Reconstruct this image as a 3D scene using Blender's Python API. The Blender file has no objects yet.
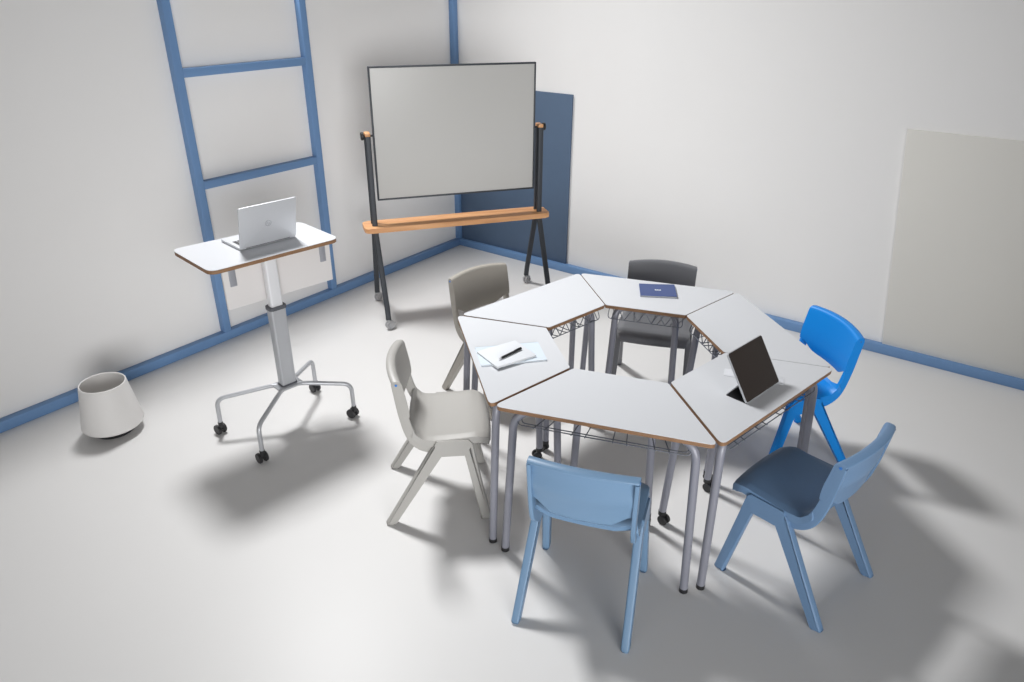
import bpy, bmesh, math, random
from mathutils import Vector, Matrix
random.seed(4)
scene = bpy.context.scene
COL = scene.collection
PI = math.pi

# ------------------------------------------------------------------ materials
def mat(name, color, rough=0.5, metal=0.0, spec=0.5, noise=0.0, nscale=60.0, bump=0.0, bscale=200.0, coat=0.0):
    m = bpy.data.materials.new(name)
    m.use_nodes = True
    nt = m.node_tree
    b = nt.nodes['Principled BSDF']
    b.inputs['Base Color'].default_value = (*color, 1)
    b.inputs['Roughness'].default_value = rough
    b.inputs['Metallic'].default_value = metal
    b.inputs['Specular IOR Level'].default_value = spec
    b.inputs['Coat Weight'].default_value = coat
    tc = nt.nodes.new('ShaderNodeTexCoord')
    if noise > 0:
        n = nt.nodes.new('ShaderNodeTexNoise')
        n.inputs['Scale'].default_value = nscale
        n.inputs['Detail'].default_value = 4
        nt.links.new(tc.outputs['Object'], n.inputs['Vector'])
        mx = nt.nodes.new('ShaderNodeMixRGB')
        mx.blend_type = 'MIX'
        mx.inputs[1].default_value = (*[c * (1 - noise) for c in color], 1)
        mx.inputs[2].default_value = (*[min(1, c * (1 + noise)) for c in color], 1)
        nt.links.new(n.outputs['Fac'], mx.inputs[0])
        nt.links.new(mx.outputs[0], b.inputs['Base Color'])
    if bump > 0:
        n2 = nt.nodes.new('ShaderNodeTexNoise')
        n2.inputs['Scale'].default_value = bscale
        n2.inputs['Detail'].default_value = 3
        nt.links.new(tc.outputs['Object'], n2.inputs['Vector'])
        bp = nt.nodes.new('ShaderNodeBump')
        bp.inputs['Strength'].default_value = bump
        bp.inputs['Distance'].default_value = 0.002
        nt.links.new(n2.outputs['Fac'], bp.inputs['Height'])
        nt.links.new(bp.outputs['Normal'], b.inputs['Normal'])
    return m

def wood(name, c1, c2, rough=0.5, scale=6.0, stretch=(1, 14, 14)):
    m = bpy.data.materials.new(name)
    m.use_nodes = True
    nt = m.node_tree
    b = nt.nodes['Principled BSDF']
    b.inputs['Roughness'].default_value = rough
    tc = nt.nodes.new('ShaderNodeTexCoord')
    mp = nt.nodes.new('ShaderNodeMapping')
    mp.inputs['Scale'].default_value = stretch
    n = nt.nodes.new('ShaderNodeTexNoise')
    n.inputs['Scale'].default_value = scale
    n.inputs['Detail'].default_value = 6
    cr = nt.nodes.new('ShaderNodeValToRGB')
    cr.color_ramp.elements[0].color = (*c1, 1)
    cr.color_ramp.elements[0].position = 0.3
    cr.color_ramp.elements[1].color = (*c2, 1)
    cr.color_ramp.elements[1].position = 0.7
    nt.links.new(tc.outputs['Object'], mp.inputs['Vector'])
    nt.links.new(mp.outputs['Vector'], n.inputs['Vector'])
    nt.links.new(n.outputs['Fac'], cr.inputs['Fac'])
    nt.links.new(cr.outputs['Color'], b.inputs['Base Color'])
    return m

def s2l(r, g, b):
    f = lambda c: (c / 255 / 12.92) if c / 255 <= 0.04045 else ((c / 255 + 0.055) / 1.055) ** 2.4
    return (f(r), f(g), f(b))

M = {}
M['floor'] = mat('pale_grey_vinyl', s2l(217,216,215), rough=0.40, spec=0.25, noise=0.012, nscale=3.0)
M['wall'] = mat('warm_white_paint', s2l(238, 237, 236), rough=0.8, spec=0.2, noise=0.008, nscale=5, bump=0.04, bscale=150)
M['blue_trim'] = mat('mid_blue_paint', s2l(108, 144, 188), rough=0.5, noise=0.02, nscale=12)
M['slate_panel'] = mat('slate_blue_board', s2l(84, 104, 129), rough=0.6, noise=0.03, nscale=15, bump=0.1, bscale=300)
M['grey_panel'] = mat('stone_grey_board', s2l(219, 217, 211), rough=0.65, noise=0.012, nscale=4, bump=0.1, bscale=300)
M['laminate'] = mat('white_laminate', s2l(208, 210, 214), rough=0.35, spec=0.3, noise=0.004, nscale=30)
M['ply'] = wood('plywood_edge', s2l(116, 86, 62), s2l(154, 118, 86), rough=0.6, scale=5, stretch=(3, 3, 60))
M['legs'] = mat('silver_grey_powder_coat', s2l(138, 139, 149), rough=0.36, metal=0.1, noise=0.01, nscale=80, bump=0.05, bscale=500)
M['wire'] = mat('grey_wire', s2l(112, 116, 125), rough=0.4, metal=0.15, noise=0.02, nscale=40)
M['black'] = mat('black_plastic', s2l(34, 34, 36), rough=0.45, noise=0.05, nscale=60)
M['grey_plastic'] = mat('grey_plastic', s2l(150, 150, 155), rough=0.5, noise=0.02, nscale=60)
M['lid'] = mat('silver_aluminium', s2l(198, 200, 204), rough=0.45, metal=0.2, noise=0.01, nscale=80)
M['keys'] = mat('dark_keys', s2l(60, 60, 64), rough=0.6, noise=0.05, nscale=100)
M['screen'] = mat('dark_glossy_screen', s2l(46, 38, 34), rough=0.18, spec=0.6, noise=0.02, nscale=5)
M['silver'] = mat('brushed_silver', s2l(180, 182, 186), rough=0.35, metal=0.3, noise=0.02, nscale=90)
M['column_white'] = mat('pale_silver_column', s2l(226, 227, 230), rough=0.35, metal=0.15, noise=0.005, nscale=50)
M['collar'] = mat('charcoal_collar', s2l(84, 86, 92), rough=0.5, noise=0.03, nscale=50)
M['bracket'] = mat('zinc_bracket', s2l(166, 168, 176), rough=0.4, metal=0.5, noise=0.02, nscale=60)
M['modesty'] = mat('white_modesty_board', s2l(218, 215, 214), rough=0.5, noise=0.004, nscale=20)
M['graphite'] = mat('graphite_powder_coat', s2l(60, 64, 70), rough=0.5, metal=0.2, noise=0.03, nscale=60)
M['board'] = mat('white_enamel', s2l(194, 193, 190), rough=0.22, spec=0.4, noise=0.006, nscale=2.0)
M['oak'] = wood('warm_beech', s2l(206, 146, 96), s2l(232, 178, 128), rough=0.4, scale=2.2, stretch=(1.2, 14, 14))
M['castor_grey'] = mat('grey_castor', s2l(176, 176, 178), rough=0.5, noise=0.03, nscale=60)
M['bin'] = mat('off_white_bin', s2l(222, 220, 218), rough=0.6, noise=0.008, nscale=30, bump=0.05, bscale=300)
M['paper'] = mat('white_paper', s2l(214, 217, 222), rough=0.7, noise=0.004, nscale=40)
M['paleblue'] = mat('pale_blue_cover', s2l(207, 218, 228), rough=0.6, noise=0.006, nscale=40)
M['navy'] = mat('navy_cover', s2l(62, 80, 130), rough=0.5, noise=0.03, nscale=60)
M['emblem_white'] = mat('white_emblem', s2l(225, 230, 240), rough=0.5, noise=0.005, nscale=60)
M['emblem_silver'] = mat('silver_emblem', s2l(228, 230, 234), rough=0.15, metal=0.85, noise=0.005, nscale=60)
M['page_edge'] = mat('page_edge', s2l(200, 203, 205), rough=0.8, noise=0.03, nscale=200)
M['note'] = mat('off_white_note', s2l(213, 215, 220), rough=0.6, noise=0.004, nscale=40)
M['dot'] = mat('blue_dot', s2l(50, 120, 200), rough=0.4, noise=0.02, nscale=60)

def chair_mat(name, rgb):
    return mat(name, s2l(*rgb), rough=0.42, spec=0.4, noise=0.012, nscale=40, bump=0.06, bscale=900)
CH = {
    'powder': chair_mat('powder_blue_plastic', (110, 140, 170)),
    'slate': chair_mat('slate_blue_plastic', (108, 138, 172)),
    'bright': chair_mat('bright_blue_plastic', (0, 138, 228)),
    'grey': chair_mat('light_warm_grey_plastic', (170, 168, 164)),
    'taupe': chair_mat('taupe_grey_plastic', (162, 157, 149)),
    'charcoal': chair_mat('charcoal_plastic', (108, 109, 113)),
}

# ------------------------------------------------------------------ mesh helpers
def bm_new():
    return bmesh.new()

def add_box(bm, c, s, rot=None, bevel=0.0, seg=2, mi=0):
    t = bmesh.new()
    bmesh.ops.create_cube(t, size=1.0)
    bmesh.ops.scale(t, vec=Vector(s), verts=t.verts)
    if bevel > 0:
        bmesh.ops.bevel(t, geom=list(t.edges), offset=bevel, segments=seg, profile=0.5, affect='EDGES')
    if rot is not None:
        bmesh.ops.transform(t, matrix=rot.to_4x4(), verts=t.verts)
    bmesh.ops.translate(t, vec=Vector(c), verts=t.verts)
    merge(bm, t, mi)

def merge(bm, t, mi=None):
    vm = {}
    for v in t.verts:
        vm[v] = bm.verts.new(v.co)
    for f in t.faces:
        try:
            nf = bm.faces.new([vm[v] for v in f.verts])
            nf.material_index = f.material_index if mi is None else mi
            nf.smooth = f.smooth
        except ValueError:
            pass
    t.free()

def add_prism(bm, poly, h0, h1, mi_top=0, mi_side=0, bevel=0.0, seg=2, M4=None):
    """polygon (x,y list, counter-clockwise) extruded in z from h0 to h1"""
    t = bmesh.new()
    lo = [t.verts.new((x, y, h0)) for x, y in poly]
    hi = [t.verts.new((x, y, h1)) for x, y in poly]
    f = t.faces.new(list(reversed(lo))); f.material_index = mi_top
    f = t.faces.new(hi); f.material_index = mi_top
    n = len(poly)
    for i in range(n):
        f = t.faces.new([lo[i], lo[(i + 1) % n], hi[(i + 1) % n], hi[i]])
        f.material_index = mi_side
    if bevel > 0:
        bmesh.ops.bevel(t, geom=list(t.edges), offset=bevel, segments=seg, profile=0.5, affect='EDGES')
    if M4 is not None:
        bmesh.ops.transform(t, matrix=M4, verts=t.verts)
    merge(bm, t)

def round_poly(pts, r, n=5):
    """round the corners of a closed polygon; r may be a list"""
    out = []
    m = len(pts)
    for i in range(m):
        p = Vector(pts[i]); a = Vector(pts[i - 1]) - p; b = Vector(pts[(i + 1) % m]) - p
        la, lb = a.length, b.length
        a.normalize(); b.normalize()
        ri = r[i] if isinstance(r, (list, tuple)) else r
        ang = a.angle(b)
        d = min(ri / math.tan(ang / 2), la * 0.45, lb * 0.45)
        if ri <= 0:
            out.append(tuple(p)); continue
        p0, p1 = p + a * d, p + b * d
        for k in range(n + 1):
            t = k / n
            q = p0 * (1 - t) ** 2 + p * 2 * t * (1 - t) + p1 * t * t
            out.append(tuple(q))
    return out

def round_path(pts, r, n=6):
    P = [Vector(p) for p in pts]
    out = [P[0]]
    for i in range(1, len(P) - 1):
        a = P[i - 1] - P[i]; b = P[i + 1] - P[i]
        d = min(r, a.length * 0.48, b.length * 0.48)
        p0 = P[i] + a.normalized() * d
        p1 = P[i] + b.normalized() * d
        for k in range(n + 1):
            t = k / n
            out.append(p0 * (1 - t) ** 2 + P[i] * 2 * t * (1 - t) + p1 * t * t)
    out.append(P[-1])
    return out

def add_sweep(bm, path, section, up=Vector((0, 0, 1)), scale=None, fixed=None):
    """sweep a closed 2d section along a path; fixed = keep the first section axis along this vector"""
    path = [Vector(p) for p in path]
    n = len(path)
    rings = []
    prev_u = None
    for i in range(n):
        if i == 0: t = path[1] - path[0]
        elif i == n - 1: t = path[-1] - path[-2]
        else: t = (path[i + 1] - path[i]).normalized() + (path[i] - path[i - 1]).normalized()
        t.normalize()
        if fixed is not None:
            u = fixed - t * fixed.dot(t)
        elif prev_u is None:
            ref = up if abs(t.dot(up)) < 0.95 else Vector((1, 0, 0))
            u = ref.cross(t)
        else:
            u = prev_u - t * prev_u.dot(t)
        u.normalize(); prev_u = u
        v = t.cross(u)
        s = scale(i / (n - 1)) if scale else 1.0
        rings.append([bm.verts.new(path[i] + u * a * s + v * b * s) for a, b in section])
    m = len(section)
    for i in range(n - 1):
        for k in range(m):
            f = bm.faces.new([rings[i][k], rings[i][(k + 1) % m], rings[i + 1][(k + 1) % m], rings[i + 1][k]])
            f.smooth = True
    bm.faces.new(list(reversed(rings[0])))
    bm.faces.new(rings[-1])

def circ(r, n=14):
    return [(r * math.cos(2 * PI * k / n), r * math.sin(2 * PI * k / n)) for k in range(n)]

def rrect(w, h, r, n=3):
    return round_poly([(-w / 2, -h / 2), (w / 2, -h / 2), (w / 2, h / 2), (-w / 2, h / 2)], r, n)

def add_tube(bm, path, r, n=14):
    add_sweep(bm, path, circ(r, n))

def add_cyl(bm, p0, p1, r, n=20, bevel=0.0):
    p0, p1 = Vector(p0), Vector(p1)
    if bevel > 0:
        d = (p1 - p0).normalized() * bevel
        pts = [p0, p0 + d, p1 - d, p1]
        add_sweep(bm, pts, circ(r, n), scale=lambda t: 1 if 0.001 < t < 0.999 else (r - bevel) / r)
    else:
        add_sweep(bm, [p0, p1], circ(r, n))

def add_lathe(bm, prof, n=48, c=(0, 0, 0), M4=None):
    t = bmesh.new()
    rings = []
    for (r, z) in prof:
        if r < 1e-6:
            rings.append([t.verts.new((c[0], c[1], c[2] + z))])
        else:
            rings.append([t.verts.new((c[0] + r * math.cos(2 * PI * k / n), c[1] + r * math.sin(2 * PI * k / n), c[2] + z)) for k in range(n)])
    for i in range(len(rings) - 1):
        A, B = rings[i], rings[i + 1]
        for k in range(n):
            k2 = (k + 1) % n
            if len(A) == 1 and len(B) == 1: continue
            if len(A) == 1: vs = [A[0], B[k2], B[k]]
            elif len(B) == 1: vs = [A[k], A[k2], B[0]]
            else: vs = [A[k], A[k2], B[k2], B[k]]
            f = t.faces.new(vs); f.smooth = True
    if M4 is not None:
        bmesh.ops.transform(t, matrix=M4, verts=t.verts)
    merge(bm, t)

def add_shell(bm, fn, nu, nv, thick):
    """surface fn(u,v) -> (point); u,v in 0..1; given thickness along -normal"""
    P = [[Vector(fn(i / nu, j / nv)) for j in range(nv + 1)] for i in range(nu + 1)]
    N = [[None] * (nv + 1) for _ in range(nu + 1)]
    for i in range(nu + 1):
        for j in range(nv + 1):
            du = P[min(i + 1, nu)][j] - P[max(i - 1, 0)][j]
            dv = P[i][min(j + 1, nv)] - P[i][max(j - 1, 0)]
            N[i][j] = du.cross(dv).normalized()
    A = [[bm.verts.new(P[i][j]) for j in range(nv + 1)] for i in range(nu + 1)]
    B = [[bm.verts.new(P[i][j] - N[i][j] * thick) for j in range(nv + 1)] for i in range(nu + 1)]
    for i in range(nu):
        for j in range(nv):
            f = bm.faces.new([A[i][j], A[i + 1][j], A[i + 1][j + 1], A[i][j + 1]]); f.smooth = True
            f = bm.faces.new([B[i][j], B[i][j + 1], B[i + 1][j + 1], B[i + 1][j]]); f.smooth = True
    for i in range(nu):
        bm.faces.new([A[i][0], B[i][0], B[i + 1][0], A[i + 1][0]])
        bm.faces.new([A[i][nv], A[i + 1][nv], B[i + 1][nv], B[i][nv]])
    for j in range(nv):
        bm.faces.new([A[0][j], A[0][j + 1], B[0][j + 1], B[0][j]])
        bm.faces.new([A[nu][j], B[nu][j], B[nu][j + 1], A[nu][j + 1]])

def obj(name, bm, mats, parent=None, sharp=35, bevel=0.0):
    bmesh.ops.recalc_face_normals(bm, faces=bm.faces)
    me = bpy.data.meshes.new(name)
    for f in bm.faces: f.smooth = True
    for e in bm.edges:
        if len(e.link_faces) == 2 and e.calc_face_angle(0) > math.radians(sharp):
            e.smooth = False
    bm.to_mesh(me); bm.free()
    if not isinstance(mats, (list, tuple)): mats = [mats]
    for m in mats: me.materials.append(m)
    o = bpy.data.objects.new(name, me)
    COL.objects.link(o)
    if parent is not None: o.parent = parent
    if bevel > 0:
        b = o.modifiers.new('bevel', 'BEVEL'); b.width = bevel; b.segments = 3; b.limit_method = 'ANGLE'; b.angle_limit = math.radians(40)
        b.harden_normals = True
    return o

def tag(o, label, cat, group=None):
    o['label'] = label; o['category'] = cat
    if group: o['group'] = group
    return o

def thing(name, label, cat, loc=(0, 0, 0), rz=0.0, group=None):
    o = bpy.data.objects.new(name, None)
    o.empty_display_size = 0.1
    COL.objects.link(o)
    o.location = loc; o.rotation_euler = (0, 0, rz)
    return tag(o, label, cat, group)

def struct(name, bm, m, label=None):
    o = obj(name, bm, m)
    o['kind'] = 'structure'
    if label: o['label'] = label
    return o

def dup(root, loc, rz, label, mats=None):
    """copy a thing with its parts and sub-parts"""
    r = root.copy(); COL.objects.link(r)
    r.location = loc; r.rotation_euler = (0, 0, rz); r['label'] = label
    for ch in list(root.children):
        c = ch.copy(); COL.objects.link(c); c.parent = r
        for g in list(ch.children):
            d = g.copy(); COL.objects.link(d); d.parent = c
            if mats: recolor(d, mats)
        if mats: recolor(c, mats)
    return r

def recolor(o, mats):
    a, b = mats
    for s in o.material_slots:
        if s.material == a:
            s.link = 'OBJECT'; s.material = b

# ------------------------------------------------------------------ setting
WT = 0.05            # the battens stand 5 cm proud of the walls
WH = 2.15
bm = bm_new(); add_box(bm, (-3.2, -3.2, -0.02), (7.0, 7.0, 0.04)); struct('floor', bm, M['floor'], 'pale grey smooth studio floor')
bm = bm_new(); add_box(bm, (-3.27, WT + 0.04, WH / 2), (6.86, 0.08, WH)); struct('wall_left', bm, M['wall'], 'white wall on the left side')
bm = bm_new(); add_box(bm, (WT + 0.04, -3.23, WH / 2), (0.08, 6.56 + 0.16, WH)); struct('wall_right', bm, M['wall'], 'white wall on the right side')
BH = 0.06
bm = bm_new(); add_box(bm, (-3.3, WT / 2, BH / 2), (6.7, WT, BH), bevel=0.003); struct('baseboard_left', bm, M['blue_trim'], 'blue batten along the foot of the left wall')
bm = bm_new(); add_box(bm, (WT / 2, -3.25, BH / 2), (WT, 6.5, BH), bevel=0.003); struct('baseboard_right', bm, M['blue_trim'], 'blue batten along the foot of the right wall')
bm = bm_new(); add_box(bm, (WT / 2, WT / 2, BH + (WH - BH) / 2), (WT, WT, WH - BH), bevel=0.003); struct('trim_1', bm, M['blue_trim'], 'upright blue batten in the wall corner')

# blue ladder-like frame on the left wall
lad = thing('batten_ladder', 'tall blue ladder-like batten frame on the left wall behind the standing desk', 'wall frame', (-1.94, 0, BH))
for x in (-2.403, -1.479):
    bm = bm_new(); add_box(bm, (x + 1.94, WT / 2, (WH - BH) / 2), (0.05, WT, WH - BH), bevel=0.003); obj('stile', bm, M['blue_trim'], lad)
for z in (1.68, 1.035):
    bm = bm_new(); add_box(bm, (-1.941 + 1.94, WT / 2, z - BH), (0.924 - 0.05, WT, 0.048), bevel=0.003); obj('rung', bm, M['blue_trim'], lad)

# panels on the right wall
bm = bm_new(); add_box(bm, (0, 0, 0.70), (0.018, 1.112, 1.40), bevel=0.002)
o = obj('slate_panel', bm, M['slate_panel']); o.location = (WT - 0.009, -0.557, 0.0)
tag(o, 'dark slate blue panel on the right wall behind the whiteboard', 'wall panel')
bm = bm_new()
T = Matrix(((0, 0, 1, 0), (1, 0, 0, 0), (0, 1, 0, 0), (0, 0, 0, 1)))     # (a,b,h) -> x=h, y=a, z=b
add_prism(bm, [(-1.0, 0.0), (0.44, 0.0), (0.605, 1.405), (-1.0, 1.405)], -0.009, 0.009, bevel=0.002, M4=T)
o = obj('grey_panel', bm, M['grey_panel']); o.location = (WT - 0.009, -4.0, 0.0)
tag(o, 'pale stone grey panel with slanted edge on the right wall', 'wall panel')

# ------------------------------------------------------------------ chairs
def build_chair(mkey, label, pose):
    m = CH[mkey]
    t = thing('classroom_chair', label, 'chair', (pose[0], pose[1], 0), pose[2], 'plastic classroom chairs')
    # seat: front lip, dished pan, upswept rear lip whose sides climb to the backrest
    prof = [(0.222, 0.380), (0.229, 0.394), (0.224, 0.410), (0.204, 0.421), (0.16, 0.421), (0.10, 0.416), (0.04, 0.412), (-0.01, 0.411),
            (-0.05, 0.414), (-0.080, 0.425), (-0.098, 0.430), (-0.108, 0.437), (-0.114, 0.443)]
    def seat(u, v):
        k = v * (len(prof) - 1); i = min(int(k), len(prof) - 2); f = k - i
        x = prof[i][0] * (1 - f) + prof[i + 1][0] * f
        z = prof[i][1] * (1 - f) + prof[i + 1][1] * f
        s = max(-1.0, min(1.0, (2 * u - 1) / 0.93))
        over = max(0.0, (abs(2 * u - 1) - 0.93) / 0.07)      # turned-down skirt along both flanks
        hw = 0.187
        if x > 0.16: hw -= 0.022 * ((x - 0.16) / 0.08) ** 2.5
        rear = max(0.0, (-0.06 - x) / 0.062)
        if rear > 0:
            e = max(0.0, (abs(s) - 0.62) / 0.38) ** 1.3
            z += rear * e * 0.030
            x += rear * (abs(s) ** 2) * 0.010
            x -= rear * (1 - s * s) * 0.006
        if x > 0.19: x -= 0.010 * s * s
        z += 0.005 * s * s if -0.06 < x < 0.18 else 0
        if over > 0: z = max(min(z, 0.376), z - 0.026 * over)
        hw += 0.002 * over
        return (x, s * hw, z)
    bm = bm_new(); add_shell(bm, lambda u, v: seat(u, v), 30, 36, -0.012)
    bmesh.ops.recalc_face_normals(bm, faces=bm.faces)
    obj('seat', bm, m, t, bevel=0.003)
    # backrest: bowed panel with a rolled top edge and a lumbar band tapering to its lower edge
    def lerp(tab, z):
        if z <= tab[0][0]: return tab[0][1]
        for (z0, x0), (z1, x1) in zip(tab, tab[1:]):
            if z <= z1: return x0 + (x1 - x0) * (z - z0) / (z1 - z0)
        return tab[-1][1]
    front_tab = [(0.488, -0.119), (0.51, -0.112), (0.535, -0.107), (0.56, -0.106), (0.60, -0.110), (0.69, -0.127), (0.73, -0.134)]
    rear_tab = [(0.488, -0.125), (0.52, -0.129), (0.56, -0.138), (0.595, -0.149), (0.612, -0.152), (0.63, -0.150), (0.66, -0.147), (0.73, -0.148)]
    bm = bm_new()
    rings = []
    NU, NZ = 44, 16
    for i in range(NU + 1):
        q = 2 * i / NU - 1
        top = 0.713 + 0.012 * (1 - q * q)
        aq = abs(q)
        w_ = min(1.0, max(0.0, (aq - 0.50) / 0.45)); w_ = w_ * w_ * (3 - 2 * w_)
        bot = 0.492 + (0.538 - 0.492) * w_
        zt_ = top - 0.020
        bow = -0.030 * (1 - q * q)
        ring = []
        for k in range(NZ + 1):
            z = bot + (zt_ - bot) * k / NZ
            ring.append((lerp(front_tab, z), z))
        ring += [(-0.131, top - 0.010), (-0.136, top - 0.003), (-0.145, top), (-0.162, top - 0.001), (-0.170, top - 0.006), (-0.171, top - 0.013), (-0.165, top - 0.017)]
        for k in range(NZ + 1):
            z = zt_ + (bot - zt_) * k / NZ
            ring.append((lerp(rear_tab, z), z))
        rings.append([bm.verts.new((x + bow, q * 0.1925, z)) for x, z in ring])
    n_ = len(rings[0])
    for i in range(NU):
        for k in range(n_):
            bm.faces.new([rings[i][k], rings[i][(k + 1) % n_], rings[i + 1][(k + 1) % n_], rings[i + 1][k]])
    bm.faces.new(rings[0]); bm.faces.new(list(reversed(rings[-1])))
    obj('backrest', bm, m, t, sharp=50, bevel=0.002)
    for s in (1, -1):
        # side post from under the seat up to the backrest
        pts = [(0.02, s * 0.178, 0.378), (-0.045, s * 0.180, 0.379), (-0.092, s * 0.184, 0.415), (-0.116, s * 0.183, 0.47), (-0.136, s * 0.1838, 0.56), (-0.1545, s * 0.1858, 0.700)]
        path = round_path(pts, 0.045, 5)
        bm = bm_new()
        add_sweep(bm, path, rrect(0.020, 0.050, 0.006, 3), fixed=Vector((0, 1, 0)), scale=lambda q: 1.0 - 0.22 * q)
        obj('post', bm, m, t)
        # side rail on the seat flank
        T2 = Matrix(((1, 0, 0, 0), (0, 0, 1, 0), (0, 1, 0, 0), (0, 0, 0, 1)))
        def leanM(sg):
            # shear: lower ends stand a little further out
            return Matrix(((1, 0, 0, 0), (0, 1, -0.042 * sg, 0.0172 * sg), (0, 0, 1, 0), (0, 0, 0, 1)))
        L4 = leanM(s) @ T2
        y0, y1 = s * 0.191 - 0.017, s * 0.191 + 0.017
        bm = bm_new(); add_prism(bm, round_poly([(0.016, 0.345), (0.122, 0.345), (0.150, 0.402), (0.138, 0.420), (0.0, 0.420), (-0.012, 0.402)], 0.008, 3), y0, y1, bevel=0.005, M4=L4)
        obj('side_rail', bm, m, t)
        y0, y1 = s * 0.191 - 0.0155, s * 0.191 + 0.0155
        bm = bm_new(); add_prism(bm, round_poly([(-0.245, 0.0), (-0.200, 0.0), (0.022, 0.352), (0.010, 0.412), (-0.010, 0.406)], [0.012, 0.006, 0.002, 0.002, 0.002], 3), y0, y1, bevel=0.009, seg=3, M4=L4)
        obj('leg', bm, m, t)
        bm = bm_new(); add_prism(bm, round_poly([(0.185, 0.0), (0.230, 0.0), (0.150, 0.404), (0.130, 0.412), (0.115, 0.352)], [0.006, 0.012, 0.002, 0.002, 0.002], 3), y0, y1, bevel=0.009, seg=3, M4=L4)
        obj('leg', bm, m, t)
        bm = bm_new(); add_cyl(bm, (-0.153, s * 0.188, 0.696), (-0.153, s * 0.1945, 0.696), 0.0055, 16)
        d = obj('cap_dot', bm, M['dot'], t); d['label'] = 'small blue dot at backrest end'
    return t

POSES = {
    'front': (-2.913, -3.062, 0.313), 'left': (-2.771, -2.187, -0.836), 'right': (-2.299, -3.692, 1.355),
    'bright': (-1.444, -3.381, 2.402), 'backleft': (-1.878, -1.840, -1.807), 'dark': (-1.265, -2.531, -2.769)}
c0 = build_chair('powder', 'powder blue plastic chair seen from behind, in front of the nearest table edge', POSES['front'])
def chair(k, mk, label):
    p = POSES[k]
    return dup(c0, (p[0], p[1], 0), p[2], label, (CH['powder'], CH[mk]))
chair('left', 'grey', 'light grey plastic chair left of the tables, whole seat and legs in view')
chair('right', 'slate', 'slate blue plastic chair at the right front, turned side-on beside the tablet table')
chair('bright', 'bright', 'bright royal blue plastic chair behind the right end of the tables')
chair('backleft', 'taupe', 'taupe grey plastic chair in front of the whiteboard, mostly hidden by tables')
chair('dark', 'charcoal', 'charcoal plastic chair at the far side, behind the navy booklet')

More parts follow.
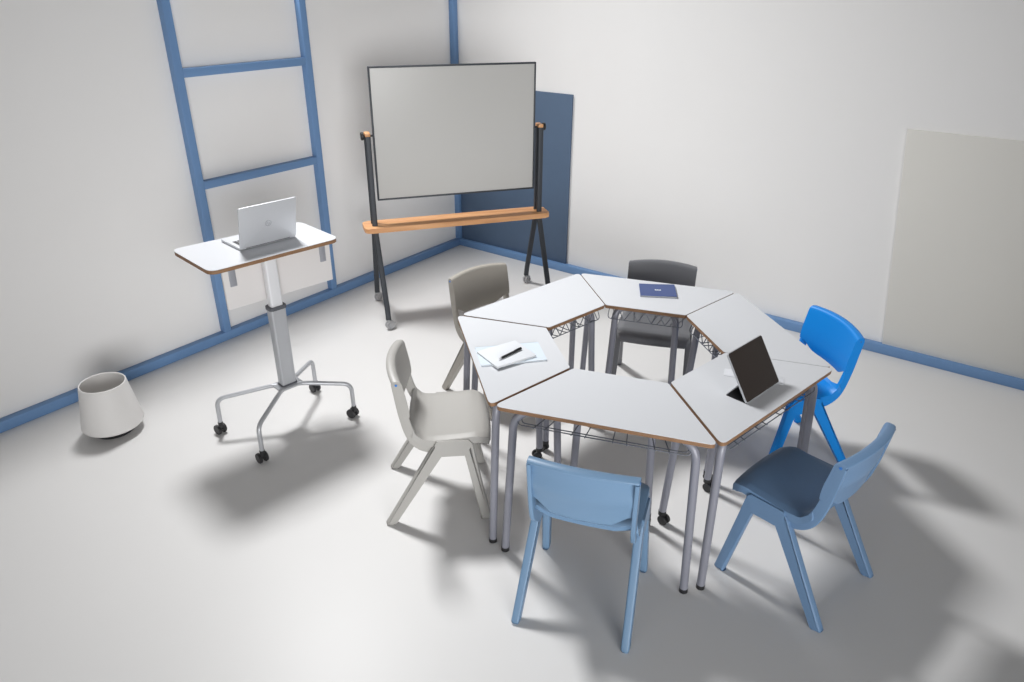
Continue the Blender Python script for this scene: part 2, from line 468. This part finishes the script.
# ------------------------------------------------------------------ hexagon of trapezoid tables
HC = (-2.1073, -2.8007); HROT = -0.2048 + PI
RO, RI, TH = 0.842, 0.3973, 0.72
AO = RO * math.cos(PI / 6); AI = RI * math.cos(PI / 6)
DEP = AO - AI
GAP = 0.0035
def build_table(label, k):
    a = HROT + (k + 0.5) * PI / 3
    ox, oy = HC[0] + AO * math.cos(a), HC[1] + AO * math.sin(a)
    # local +x: inward, +y: along the outer edge
    t = thing('trapezoid_table', label, 'table', (ox, oy, 0), a + PI, 'trapezoid tables')
    ho, hi = RO / 2 - GAP, RI / 2 - GAP
    TT = 0.018
    poly = [(0, -ho), (DEP, -hi), (DEP, hi), (0, ho)]
    poly = round_poly(poly, [0.022, 0.016, 0.016, 0.022], 5)
    bm = bm_new()
    add_prism(bm, poly, TH - TT, TH - 0.0022, mi_top=1, mi_side=1)
    add_prism(bm, [(x, y) for x, y in poly], TH - 0.0022, TH, mi_top=0, mi_side=0)
    obj('tabletop', bm, [M['laminate'], M['ply']], t)
    zt = TH - TT
    # under-frame rails
    bm = bm_new()
    add_box(bm, (0.085, 0, zt - 0.0125), (0.03, 0.50, 0.024), bevel=0.003)
    add_box(bm, (DEP - 0.06, 0, zt - 0.0125), (0.03, 0.27, 0.024), bevel=0.003)
    add_box(bm, (DEP / 2, 0, zt - 0.0125), (DEP - 0.145, 0.04, 0.024), bevel=0.003)
    obj('under_frame', bm, M['legs'], t)
    r = 0.0165
    for s in (1, -1):
        # outer bent leg standing on a black glide
        bm = bm_new()
        p = round_path([(0.095, s * 0.20, zt - 0.018), (0.040, s * 0.345, zt - 0.020), (0.0175, s * 0.372, 0.018)], 0.085, 8)
        add_tube(bm, p, r)
        lg = obj('leg', bm, M['legs'], t)
        bm = bm_new(); add_cyl(bm, (0.0175, s * 0.372, 0.0), (0.0175, s * 0.372, 0.022), 0.0172, 18, bevel=0.002)
        g = obj('glide', bm, M['black'], lg); g['label'] = 'black plastic glide'
        # inner leg on a small twin castor
        bm = bm_new()
        ex, ey = DEP - 0.022, s * (hi - 0.022)
        p = round_path([(DEP - 0.105, s * 0.085, zt - 0.018), (DEP - 0.045, s * 0.150, zt - 0.020), (ex, ey, 0.055)], 0.05, 7)
        add_tube(bm, p, r)
        lg = obj('leg', bm, M['legs'], t)
        bm = bm_new()
        add_cyl(bm, (ex, ey, 0.045), (ex, ey, 0.066), 0.0175, 18)
        for q in (-1, 1):
            add_cyl(bm, (ex - 0.012, ey + q * 0.006, 0.0235), (ex - 0.012, ey + q * 0.019, 0.0235), 0.0235, 20, bevel=0.003)
        add_cyl(bm, (ex - 0.012, ey - 0.006, 0.0235), (ex - 0.012, ey + 0.006, 0.0235), 0.009, 12)
        add_box(bm, (ex - 0.004, ey, 0.042), (0.022, 0.010, 0.014))
        g = obj('castor', bm, M['black'], lg); g['label'] = 'black swivel castor'
    # wire book rack slung under the top
    bm = bm_new()
    zr = zt - 0.062; rw = 0.0023
    x0, x1 = 0.022, DEP - 0.018
    hw = lambda x: 0.328 + (0.186 - 0.328) * (x - x0) / (x1 - x0)
    for x, dz in ((x0, 0), (x0 + 0.022, -0.004), (x1, 0.0)):
        w = hw(x)
        p = round_path([(x + (0.05 if x < 0.2 else -0.02), -w + 0.005, zt - 0.002), (x, -w, zr + dz), (x, w, zr + dz), (x + (0.05 if x < 0.2 else -0.02), w - 0.005, zt - 0.002)], 0.02, 4)
        add_tube(bm, p, rw, 8)
    for i, y in enumerate((-0.145, -0.115, -0.055, -0.025, 0.035, 0.065, 0.125, 0.150)):
        add_tube(bm, round_path([(x0 - 0.004, y * 1.75, zr - 0.002), (x1 - 0.02, y, zr - 0.003), (x1 + 0.002, y, zr + 0.002)], 0.02, 3), rw, 8)
    # zigzag lip on the inner side
    zz = []
    for i in range(11):
        zz.append((x1, -0.168 + 0.336 * i / 10, zr if i % 2 == 0 else zt - 0.004))
    add_tube(bm, round_path(zz, 0.008, 3), rw, 8)
    obj('wire_rack', bm, M['wire'], t)
    return t
t0 = build_table('white trapezoid table nearest the camera, bare top, behind the powder blue chair', 0)
def table(k, label):
    a = HROT + (k + 0.5) * PI / 3
    return dup(t0, (HC[0] + AO * math.cos(a), HC[1] + AO * math.sin(a), 0), a + PI, label)
tr = table(1, 'white trapezoid table carrying the dark upright tablet')
table(2, 'white trapezoid table in front of the bright royal blue chair')
table(3, 'white trapezoid table with the navy booklet in front of charcoal chair')
table(4, 'white trapezoid table with bare top in front of the taupe grey chair')
tl = table(5, 'white trapezoid table carrying the white pad and black pen')

# this table stands a touch further out and askew
tl.location.x -= 0.012 * math.cos(tl.rotation_euler.z); tl.location.y -= 0.012 * math.sin(tl.rotation_euler.z)
tl.rotation_euler.z += 0.006
tr.location.x += 0.004; tr.location.y -= 0.004
t0.location.x -= 0.004; t0.location.y -= 0.002

# ------------------------------------------------------------------ things on the tables
def flat_frame(loc, d, lift=0.0):
    pass
def rect_thing(name, a, b, c):
    """centre, x length, y length, angle of a rectangle from three floor-plan corners a (origin), b (along x), c (along y)"""
    a, b, c = Vector(a), Vector(b), Vector(c)
    ex = b - a; ang = math.atan2(ex.y, ex.x)
    n = Vector((-math.sin(ang), math.cos(ang)))
    ly = (c - a).dot(n)
    ctr = a + ex / 2 + n * ly / 2
    return ctr, ex.length, abs(ly), ang
ZT = TH
ctr, lx, ly, ang = rect_thing('x', (-2.717, -2.408), (-2.51, -2.597), (-2.607, -2.285))
bk = thing('folder', 'pale blue folder lying under the white pad on the table', 'folder', (ctr.x, ctr.y, ZT), ang)
bm = bm_new(); add_box(bm, (0, 0, 0.0032), (lx, ly, 0.0048), bevel=0.0005); obj('pages', bm, M['page_edge'], bk)
bm = bm_new(); add_box(bm, (0, 0, 0.0063), (lx + 0.003, ly + 0.003, 0.0014)); add_box(bm, (0, 0, 0.0007), (lx + 0.003, ly + 0.003, 0.0014)); add_box(bm, (0, ly / 2 + 0.001, 0.0035), (lx + 0.003, 0.0016, 0.007)); obj('cover', bm, M['paleblue'], bk)

ctr, lx, ly, ang = rect_thing('x', (-2.703, -2.479), (-2.519, -2.548), (-2.642, -2.329))
z1 = ZT + 0.0072
pd = thing('notepad', 'white notepad lying askew on the pale blue folder', 'notepad', (ctr.x, ctr.y, z1), ang)
bm = bm_new(); add_box(bm, (0, 0, 0.0042), (lx, ly, 0.0070), bevel=0.0006); obj('pages', bm, M['page_edge'], pd)
bm = bm_new(); add_box(bm, (0, 0, 0.0084), (lx + 0.002, ly + 0.002, 0.0016), bevel=0.0004); add_box(bm, (0, 0, 0.0006), (lx + 0.002, ly + 0.002, 0.0012)); obj('cover', bm, M['paper'], pd)
z2 = z1 + 0.0094
pn = thing('pen', 'black pen lying on the white notepad', 'pen', (-2.585, -2.460, z2), math.atan2(-0.018, 0.141))
bm = bm_new(); add_lathe(bm, [(0, -0.058), (0.0048, -0.056), (0.0054, -0.02), (0.0054, 0.066), (0.0046, 0.069), (0, 0.069)], 16, M4=Matrix.Translation((0, 0, 0.0054)) @ Matrix.Rotation(PI / 2, 4, 'Y')); obj('barrel', bm, M['black'], pn)
bm = bm_new(); add_lathe(bm, [(0, -0.072), (0.0012, -0.071), (0.0042, -0.0575), (0.0045, -0.056), (0, -0.056)], 16, M4=Matrix.Translation((0, 0, 0.0054)) @ Matrix.Rotation(PI / 2, 4, 'Y')); o = obj('tip', bm, M['silver'], pn); o['label'] = 'silver pen tip'
bm = bm_new(); add_box(bm, (0.045, 0, 0.0122), (0.04, 0.003, 0.0014), bevel=0.0005); add_box(bm, (0.064, 0, 0.0112), (0.003, 0.003, 0.003)); obj('clip', bm, M['black'], pn)

ctr, lx, ly, ang = rect_thing('x', (-1.659, -2.61), (-1.568, -2.769), (-1.518, -2.528))
nb = thing('booklet', 'navy blue booklet with small white emblem on the far table', 'booklet', (ctr.x + 0.012, ctr.y + 0.010, ZT), ang)
bm = bm_new(); add_box(bm, (0.0, 0, 0.0035), (lx - 0.004, ly - 0.004, 0.0055), bevel=0.0006); obj('pages', bm, M['page_edge'], nb)
def cov(u, v):
    x = -lx / 2 + lx * u; y = -ly / 2 + ly * v
    return (x, y, 0.0082 + 0.006 * max(0, u - 0.35) ** 1.5)
bm = bm_new(); add_shell(bm, cov, 14, 4, 0.0012); add_box(bm, (0, 0, 0.0004), (lx, ly, 0.0008)); add_box(bm, (-lx / 2, 0, 0.004), (0.0014, ly, 0.0078)); cv = obj('cover', bm, M['navy'], nb)
# emblem: a pair of stepped white marks
bm = bm_new()
ez = 0.0095
for k, (x0, h) in enumerate(((-0.013, 1), (-0.0065, 0.6), (0.0, 1), (0.0065, 0.6), (0.013, 1))):
    add_box(bm, (x0, -0.0035 + 0.0035 * h, ez), (0.0055, 0.012 * h, 0.0008))
add_box(bm, (0, -0.006, ez), (0.030, 0.004, 0.0008))
o = obj('emblem', bm, M['emblem_white'], cv); o['label'] = 'small white emblem'

# slip of paper behind the tablet
bm = bm_new(); add_box(bm, (0, 0, 0.0007), (0.235, 0.062, 0.0012), bevel=0.0003)
o = obj('paper_sheet', bm, M['note']); o.location = (-2.118, -3.355, ZT); o.rotation_euler = (0, 0, math.atan2(-0.237, 0.073))
tag(o, 'white slip of paper lying on the table behind the tablet', 'paper')

# tablet in a folio stand
e = Vector((0.983, -0.184, 0)); ang = math.atan2(e.y, e.x)
TBW = 0.2485
tb = thing('tablet', 'dark-screened tablet propped upright on its folding stand', 'tablet', (-2.226, -3.432, ZT), ang)
tilt = math.radians(-33)           # leans back (+y local)
R = Matrix.Rotation(math.radians(-33), 3, 'X')
TBH = 0.205
def tpos(x, h, d):
    v = R @ Vector((x, d, h)); return (v.x, v.y, v.z + 0.004)
bm = bm_new()
Tm = Matrix.Translation((0, 0, 0.004)) @ R.to_4x4() @ Matrix(((1, 0, 0, 0), (0, 0, 1, 0), (0, 1, 0, 0), (0, 0, 0, 1)))
add_prism(bm, round_poly([(-TBW / 2, 0), (TBW / 2, 0), (TBW / 2, TBH), (-TBW / 2, TBH)], 0.010, 5), 0.0, 0.0075, bevel=0.001, M4=Tm)
obj('case', bm, M['silver'], tb)
bm = bm_new()
add_prism(bm, round_poly([(-TBW / 2 + .0025, 0.0025), (TBW / 2 - .0025, 0.0025), (TBW / 2 - .0025, TBH - .0025), (-TBW / 2 + .0025, TBH - .0025)], 0.008, 5), -0.0009, 0.0005, M4=Tm)
o = obj('screen', bm, M['screen'], tb); o['label'] = 'dark glossy screen'
bm = bm_new(); add_box(bm, (0, 0.048, 0.0016), (TBW - 0.004, 0.088, 0.003), bevel=0.0006); o = obj('base_flap', bm, M['black'], tb); o['label'] = 'black base flap'
hv = R @ Vector((0, 0.0085, 0.078)); A = Vector((0, 0.092, 0.004)); B = Vector((0, hv.y, hv.z + 0.004)); dv = B - A
bm = bm_new(); add_box(bm, (A + B) / 2, (TBW - 0.004, 0.0022, dv.length), rot=Matrix.Rotation(math.atan2(-dv.y, dv.z), 3, 'X'), bevel=0.0006); o = obj('stand_flap', bm, M['silver'], tb); o['label'] = 'silver grey stand flap'

# ------------------------------------------------------------------ height adjustable desk
av = Vector((0.65, -0.10, 0)).normalized(); aang = math.atan2(av.y, av.x)
DX, DY = -2.79, -1.12
dk = thing('standing_desk', 'white height adjustable standing desk on four castors carrying the laptop', 'desk', (DX, DY, 0), aang)
DZ = 1.0
bm = bm_new()
poly = round_poly([(-0.343, -0.153), (0.330, -0.150), (0.330, 0.235), (-0.345, 0.262)], 0.05, 8)
add_prism(bm, poly, DZ - 0.020, DZ - 0.0022, 1, 1)
add_prism(bm, poly, DZ - 0.0022, DZ, 0, 0)
obj('desktop', bm, [M['laminate'], M['ply']], dk)
cy = -0.05
bm = bm_new()
add_box(bm, (0, 0.04, DZ - 0.032), (0.50, 0.05, 0.022), bevel=0.003)
add_box(bm, (0, 0.07, DZ - 0.036), (0.16, 0.12, 0.03), bevel=0.004)
add_box(bm, (-0.012, cy, DZ - 0.024), (0.09, 0.07, 0.008), bevel=0.002)
obj('under_frame', bm, M['legs'], dk)
bm = bm_new(); add_box(bm, (0.064, 0.008, 0.853), (0.585, 0.016, 0.254), bevel=0.002); mp = obj('modesty_panel', bm, M['modesty'], dk)
for x in (-0.183, 0.310):
    bm = bm_new(); add_box(bm, (x, -0.002, 0.908), (0.034, 0.005, 0.136), bevel=0.0015); add_box(bm, (x, 0.02, 0.9775), (0.032, 0.05, 0.005), bevel=0.0015); o = obj('bracket', bm, M['bracket'], mp); o['label'] = 'zinc grey bracket'
def vprism(bm, w, d, r, x, y, z0, z1, bevel=0.0):
    add_prism(bm, [(x + a, y + b) for a, b in rrect(w, d, r, 4)], z0, z1, bevel=bevel)
cx = -0.012
bm = bm_new(); vprism(bm, 0.064, 0.044, 0.012, cx, cy, 0.60, DZ - 0.022); o = obj('inner_column', bm, M['column_white'], dk); o['label'] = 'pale silver inner column'
bm = bm_new(); vprism(bm, 0.080, 0.054, 0.010, cx, cy, 0.255, 0.69)
for q in (-1, 1):
    add_box(bm, (cx + q * 0.027, cy - 0.0275, 0.475), (0.003, 0.002, 0.40))
obj('outer_column', bm, M['silver'], dk)
bm = bm_new(); vprism(bm, 0.090, 0.064, 0.014, cx, cy, 0.688, 0.706, bevel=0.003); o = obj('collar', bm, M['collar'], dk); o['label'] = 'charcoal collar'
bm = bm_new(); add_box(bm, (cx, cy, 0.250), (0.14, 0.10, 0.012), bevel=0.004); obj('base_plate', bm, M['silver'], dk)
bm = bm_new(); vprism(bm, 0.088, 0.062, 0.012, cx, cy, 0.255, 0.264, bevel=0.002); o = obj('column_foot', bm, M['collar'], dk)
for (x, y) in ((-0.330, 0.130), (-0.300, -0.262), (0.262, -0.228), (0.258, 0.160)):
    sx, sy = (1 if x > 0 else -1), (1 if y > cy else -1)
    bm = bm_new()
    p = round_path([(cx + sx * 0.045, cy + sy * 0.030, 0.246), (cx + sx * 0.075, cy + sy * 0.050, 0.246), (x * 0.99, y * 0.99, 0.212), (x, y, 0.06)], 0.045, 7)
    add_tube(bm, p, 0.0115)
    lg = obj('leg', bm, M['silver'], dk)
    bm = bm_new()
    add_cyl(bm, (x, y, 0.052), (x, y, 0.075), 0.013, 16)
    add_box(bm, (x, y, 0.046), (0.026, 0.014, 0.022), bevel=0.003)
    rz = random.uniform(-0.6, 0.6) + 0.5
    dvec = Vector((math.cos(rz), math.sin(rz), 0)); off = Vector((-dvec.y, dvec.x, 0)) * 0.012
    for q in (-1, 1):
        c = Vector((x, y, 0.0275)) + off
        add_cyl(bm, c + dvec * q * 0.008, c + dvec * q * 0.024, 0.0275, 22, bevel=0.003)
    c = Vector((x, y, 0.0275)) + off
    add_cyl(bm, c - dvec * 0.012, c + dvec * 0.012, 0.010, 12)
    g = obj('castor', bm, M['black'], lg); g['label'] = 'black twin-wheel castor'

# laptop on the desk
hv = Vector((0.990, -0.140, 0)); ang = math.atan2(hv.y, hv.x)
LW = 0.300
lp = thing('laptop', 'open silver laptop seen from behind its lid on the standing desk', 'laptop', (-2.757, -1.117, DZ), ang)
bm = bm_new(); add_prism(bm, round_poly([(-LW / 2, 0.006), (LW / 2, 0.006), (LW / 2, 0.205), (-LW / 2, 0.205)], [0.003, 0.003, 0.012, 0.012], 4), 0.002, 0.013, bevel=0.0015); ba = obj('base', bm, M['lid'], lp)
bm = bm_new(); add_box(bm, (0, 0.010, 0.009), (LW * 0.8, 0.010, 0.010), bevel=0.003); o = obj('hinge', bm, M['keys'], lp); o['label'] = 'dark hinge bar'
bm = bm_new()
for r_ in range(5):
    for c_ in range(12):
        add_box(bm, (-0.121 + c_ * 0.022, 0.035 + r_ * 0.019, 0.0135), (0.018, 0.0155, 0.0014), bevel=0.0004, seg=1)
o = obj('keyboard', bm, M['keys'], ba); o['label'] = 'dark keyboard'
bm = bm_new(); add_box(bm, (0, 0.165, 0.0132), (0.10, 0.058, 0.0006)); o = obj('touchpad', bm, M['silver'], ba)
R = Matrix.Rotation(math.radians(13), 3, 'X')      # lid tips towards the camera (-y)
Tm = Matrix.Translation((0, 0.004, 0.010)) @ R.to_4x4() @ Matrix(((1, 0, 0, 0), (0, 0, 1, 0), (0, 1, 0, 0), (0, 0, 0, 1)))
LH = 0.211
bm = bm_new(); add_prism(bm, round_poly([(-LW / 2, 0), (LW / 2, 0), (LW / 2, LH), (-LW / 2, LH)], 0.006, 4), -0.003, 0.003, bevel=0.0012, M4=Tm); ld = obj('lid', bm, M['lid'], lp)
bm = bm_new(); add_prism(bm, [(-LW / 2 + .006, 0.012), (LW / 2 - .006, 0.012), (LW / 2 - .006, LH - .006), (-LW / 2 + .006, LH - .006)], 0.0028, 0.0034, M4=Tm); o = obj('display', bm, M['screen'], ld); o['label'] = 'dark display'
# round emblem with two slanted letters on the lid
bm = bm_new()
ring = [(0.0155 * math.cos(2 * PI * k / 28), LH * 0.5 + 0.0155 * math.sin(2 * PI * k / 28)) for k in range(28)]
rin = [(0.0130 * math.cos(2 * PI * k / 28), LH * 0.5 + 0.0130 * math.sin(2 * PI * k / 28)) for k in range(28)]
t_ = bmesh.new()
A_ = [t_.verts.new((x, y, -0.0036)) for x, y in ring]; B_ = [t_.verts.new((x, y, -0.0036)) for x, y in rin]
A2 = [t_.verts.new((x, y, -0.0028)) for x, y in ring]; B2 = [t_.verts.new((x, y, -0.0028)) for x, y in rin]
for k in range(28):
    k2 = (k + 1) % 28
    t_.faces.new([A_[k], A_[k2], B_[k2], B_[k]]); t_.faces.new([A_[k], A2[k], A2[k2], A_[k2]]); t_.faces.new([B_[k], B_[k2], B2[k2], B2[k]])
bmesh.ops.transform(t_, matrix=Tm, verts=t_.verts); merge(bm, t_)
yc = LH * 0.5
def stroke(x0, y0, x1, y1, w=0.0018):
    d = Vector((x1 - x0, y1 - y0)); n = Vector((-d.y, d.x)).normalized() * w / 2
    add_prism(bm, [(x0 - n.x, y0 - n.y), (x1 - n.x, y1 - n.y), (x1 + n.x, y1 + n.y), (x0 + n.x, y0 + n.y)], -0.0036, -0.0028, M4=Tm)
# letters h and p, read from behind the lid
for sx in (1,):
    f = lambda x: x
    stroke(f(-0.0085), yc - 0.006, f(-0.0045), yc + 0.011); stroke(f(-0.0070), yc + 0.003, f(-0.0025), yc + 0.003); stroke(f(-0.0025), yc + 0.003, f(-0.0045), yc - 0.006)
    stroke(f(0.0005), yc - 0.011, f(0.0038), yc + 0.003); stroke(f(0.0038), yc + 0.003, f(0.0085), yc + 0.003); stroke(f(0.0085), yc + 0.003, f(0.0065), yc - 0.005); stroke(f(0.0065), yc - 0.005, f(0.0020), yc - 0.005)
o = obj('emblem', bm, M['emblem_silver'], ld); o['label'] = 'round shiny emblem'

# ------------------------------------------------------------------ mobile whiteboard
d = Vector((0.81, -0.586, 0)).normalized(); bang = math.atan2(d.y, d.x)
MB = Vector((-1.01, -0.88, 0)) - d * 0.022
wb = thing('mobile_whiteboard', 'mobile whiteboard on black splayed legs with a wooden pen shelf', 'whiteboard', (MB.x, MB.y, 0), bang)
BW, Z0, Z1 = 0.554, 0.836, 1.682
bm = bm_new(); add_box(bm, (0, 0, (Z0 + Z1) / 2), (BW * 2 - 0.02, 0.016, Z1 - Z0 - 0.02)); obj('board', bm, M['board'], wb)
bm = bm_new()
fr = 0.011
add_box(bm, (0, 0, Z1 - fr / 2), (BW * 2, 0.026, fr), bevel=0.002); add_box(bm, (0, 0, Z0 + fr / 2), (BW * 2, 0.026, fr), bevel=0.002)
for q in (-1, 1): add_box(bm, (q * (BW - fr / 2), 0, (Z0 + Z1) / 2), (fr, 0.026, Z1 - Z0 - 2 * fr), bevel=0.002)
obj('board_frame', bm, M['graphite'], wb)
PX = 0.590
FX = 0.012
for s in (-1, 1):
    for q in (-1, 1):
        bm = bm_new()
        p = round_path([(s * PX, q * 0.030, 1.262), (s * PX, q * 0.030, 0.645), (s * PX + FX, q * 0.246, 0.135), (s * PX + FX, q * 0.262, 0.070)], 0.05, 6)
        add_sweep(bm, p, rrect(0.036, 0.024, 0.008, 3), fixed=Vector((1, 0, 0)))
        lg = obj('leg', bm, M['graphite'], wb)
        x, y = s * PX + FX, q * 0.262
        bm = bm_new()
        add_cyl(bm, (x, y, 0.052), (x, y, 0.074), 0.012, 14)
        RZ = 0.45 + 0.2 * q
        ax = Vector((math.sin(RZ), -math.cos(RZ), 0)); hd = Vector((math.cos(RZ), math.sin(RZ), 0))
        cc = Vector((x, y, 0.033)) + hd * 0.010
        add_box(bm, Vector((x, y, 0.052)) + hd * 0.004, (0.030, 0.014, 0.016), rot=Matrix.Rotation(RZ, 3, 'Z'), bevel=0.002)
        add_box(bm, cc + hd * 0.030 + Vector((0, 0, 0.006)), (0.022, 0.016, 0.006), rot=Matrix.Rotation(RZ, 3, 'Z'), bevel=0.002)
        for w in (-1, 1):
            add_cyl(bm, cc + ax * w * 0.005, cc + ax * w * 0.015, 0.033, 26, bevel=0.003)
            add_cyl(bm, cc + ax * w * 0.014, cc + ax * w * 0.018, 0.019, 18, bevel=0.002)
        add_cyl(bm, cc - ax * 0.01, cc + ax * 0.01, 0.010, 12)
        g = obj('castor', bm, M['castor_grey'], lg); g['label'] = 'pale grey castor with brake'
    bm = bm_new(); add_box(bm, (s * PX, 0, 1.272), (0.034, 0.074, 0.024), bevel=0.004); o = obj('pivot_block', bm, M['oak'], wb); o['label'] = 'wooden pivot block'
    bm = bm_new(); add_cyl(bm, (s * (BW + 0.001), 0, 1.262), (s * (PX + 0.022), 0, 1.262), 0.007, 14); add_cyl(bm, (s * (PX + 0.022), 0, 1.262), (s * (PX + 0.042), 0, 1.262), 0.026, 20, bevel=0.004); obj('knob', bm, M['black'], wb)
bm = bm_new()
poly = round_poly([(-0.664, -0.095), (0.656, -0.095), (0.656, 0.095), (-0.664, 0.095)], 0.04, 6)
add_prism(bm, poly, 0.638, 0.672, bevel=0.006)
sh = obj('pen_shelf', bm, M['oak'], wb)
sh['label'] = 'warm wooden shelf'

# ------------------------------------------------------------------ waste bin
bn = thing('waste_bin', 'off-white tapered waste bin on the floor by the left wall', 'bin', (-3.415, -0.448, 0))
def tilt_lathe(prof, n=56):
    bm = bm_new(); add_lathe(bm, prof, n); return bm
RB, RTp, ZB, ZTp = 0.151, 0.112, 0.040, 0.292
bm = tilt_lathe([(0, ZB), (RB - 0.02, ZB), (RB - 0.006, ZB + 0.004), (RB, ZB + 0.014), (RTp + 0.0, ZTp - 0.003), (RTp - 0.003, ZTp), (RTp - 0.007, ZTp - 0.003), (RB - 0.012, ZB + 0.02), (0, ZB + 0.012)])
obj('body', bm, M['bin'], bn)
bm = tilt_lathe([(0, 0), (0.095, 0), (0.100, 0.004), (0.105, ZB), (0, ZB)])
o = obj('foot', bm, M['black'], bn); o['label'] = 'recessed black foot'

# ------------------------------------------------------------------ lights
def area(name, loc, target, size, power, shape='DISK', color=(1, 1, 1), size_y=None):
    l = bpy.data.lights.new(name, 'AREA'); l.shape = shape; l.size = size
    if size_y: l.size_y = size_y
    l.energy = power; l.color = color
    o = bpy.data.objects.new(name, l); COL.objects.link(o)
    o.location = loc
    o.rotation_euler = (Vector(target) - Vector(loc)).to_track_quat('-Z', 'Y').to_euler()
    return o
k = area('key_softbox', (-1.74, 0.36, 4.45), (-2.4, -2.8, 0), 0.85, 86)
k.data.spread = math.radians(102)
area('overhead_fill', (-2.2, -2.4, 4.4), (-2.2, -2.4, 0), 3.0, 5, 'SQUARE')  # weak fill added to lift the shadows on upward faces
k = area('left_fill', (-6.8, -3.8, 1.3), (0, -3.4, 1.0), 2.4, 7, 'SQUARE')  # unseen fill added to brighten the right wall
k.data.spread = math.radians(90)
k = area('rear_fill', (-6.0, -6.6, 1.5), (-1.0, -0.2, 0.8), 3.4, 38, 'RECTANGLE', size_y=2.4)  # fill added behind the camera for walls and camera-facing sides
k.data.spread = math.radians(62)
w = bpy.data.worlds.new('studio'); scene.world = w
w.use_nodes = True
w.node_tree.nodes['Background'].inputs['Color'].default_value = (1, 1, 1, 1)
w.node_tree.nodes['Background'].inputs['Strength'].default_value = 0.075

# ------------------------------------------------------------------ camera
cam = bpy.data.cameras.new('camera'); co = bpy.data.objects.new('camera', cam); COL.objects.link(co)
f_px, pitch, roll, yaw = 719.95, 0.4656, 0.0065, 0.6278
cam.sensor_fit = 'HORIZONTAL'; cam.sensor_width = 36.0; cam.lens = f_px / 1024 * 36.0
cam.clip_start = 0.05; cam.clip_end = 60
fw = Vector((math.cos(yaw) * math.cos(pitch), math.sin(yaw) * math.cos(pitch), -math.sin(pitch)))
r = Vector((math.sin(yaw), -math.cos(yaw), 0)); u = r.cross(fw)
c, s = math.cos(roll), math.sin(roll)
r2 = r * c + u * s; u2 = u * c - r * s
Rm = Matrix((r2, u2, -fw)).transposed()
co.matrix_world = Matrix.Translation((-4.7827, -4.0638, 2.1691)) @ Rm.to_4x4()
scene.camera = co

scene.view_settings.view_transform = 'Standard'
scene.view_settings.look = 'None'
scene.view_settings.gamma = 1
scene.view_settings.use_curve_mapping = False
scene.view_settings.exposure = 0.08
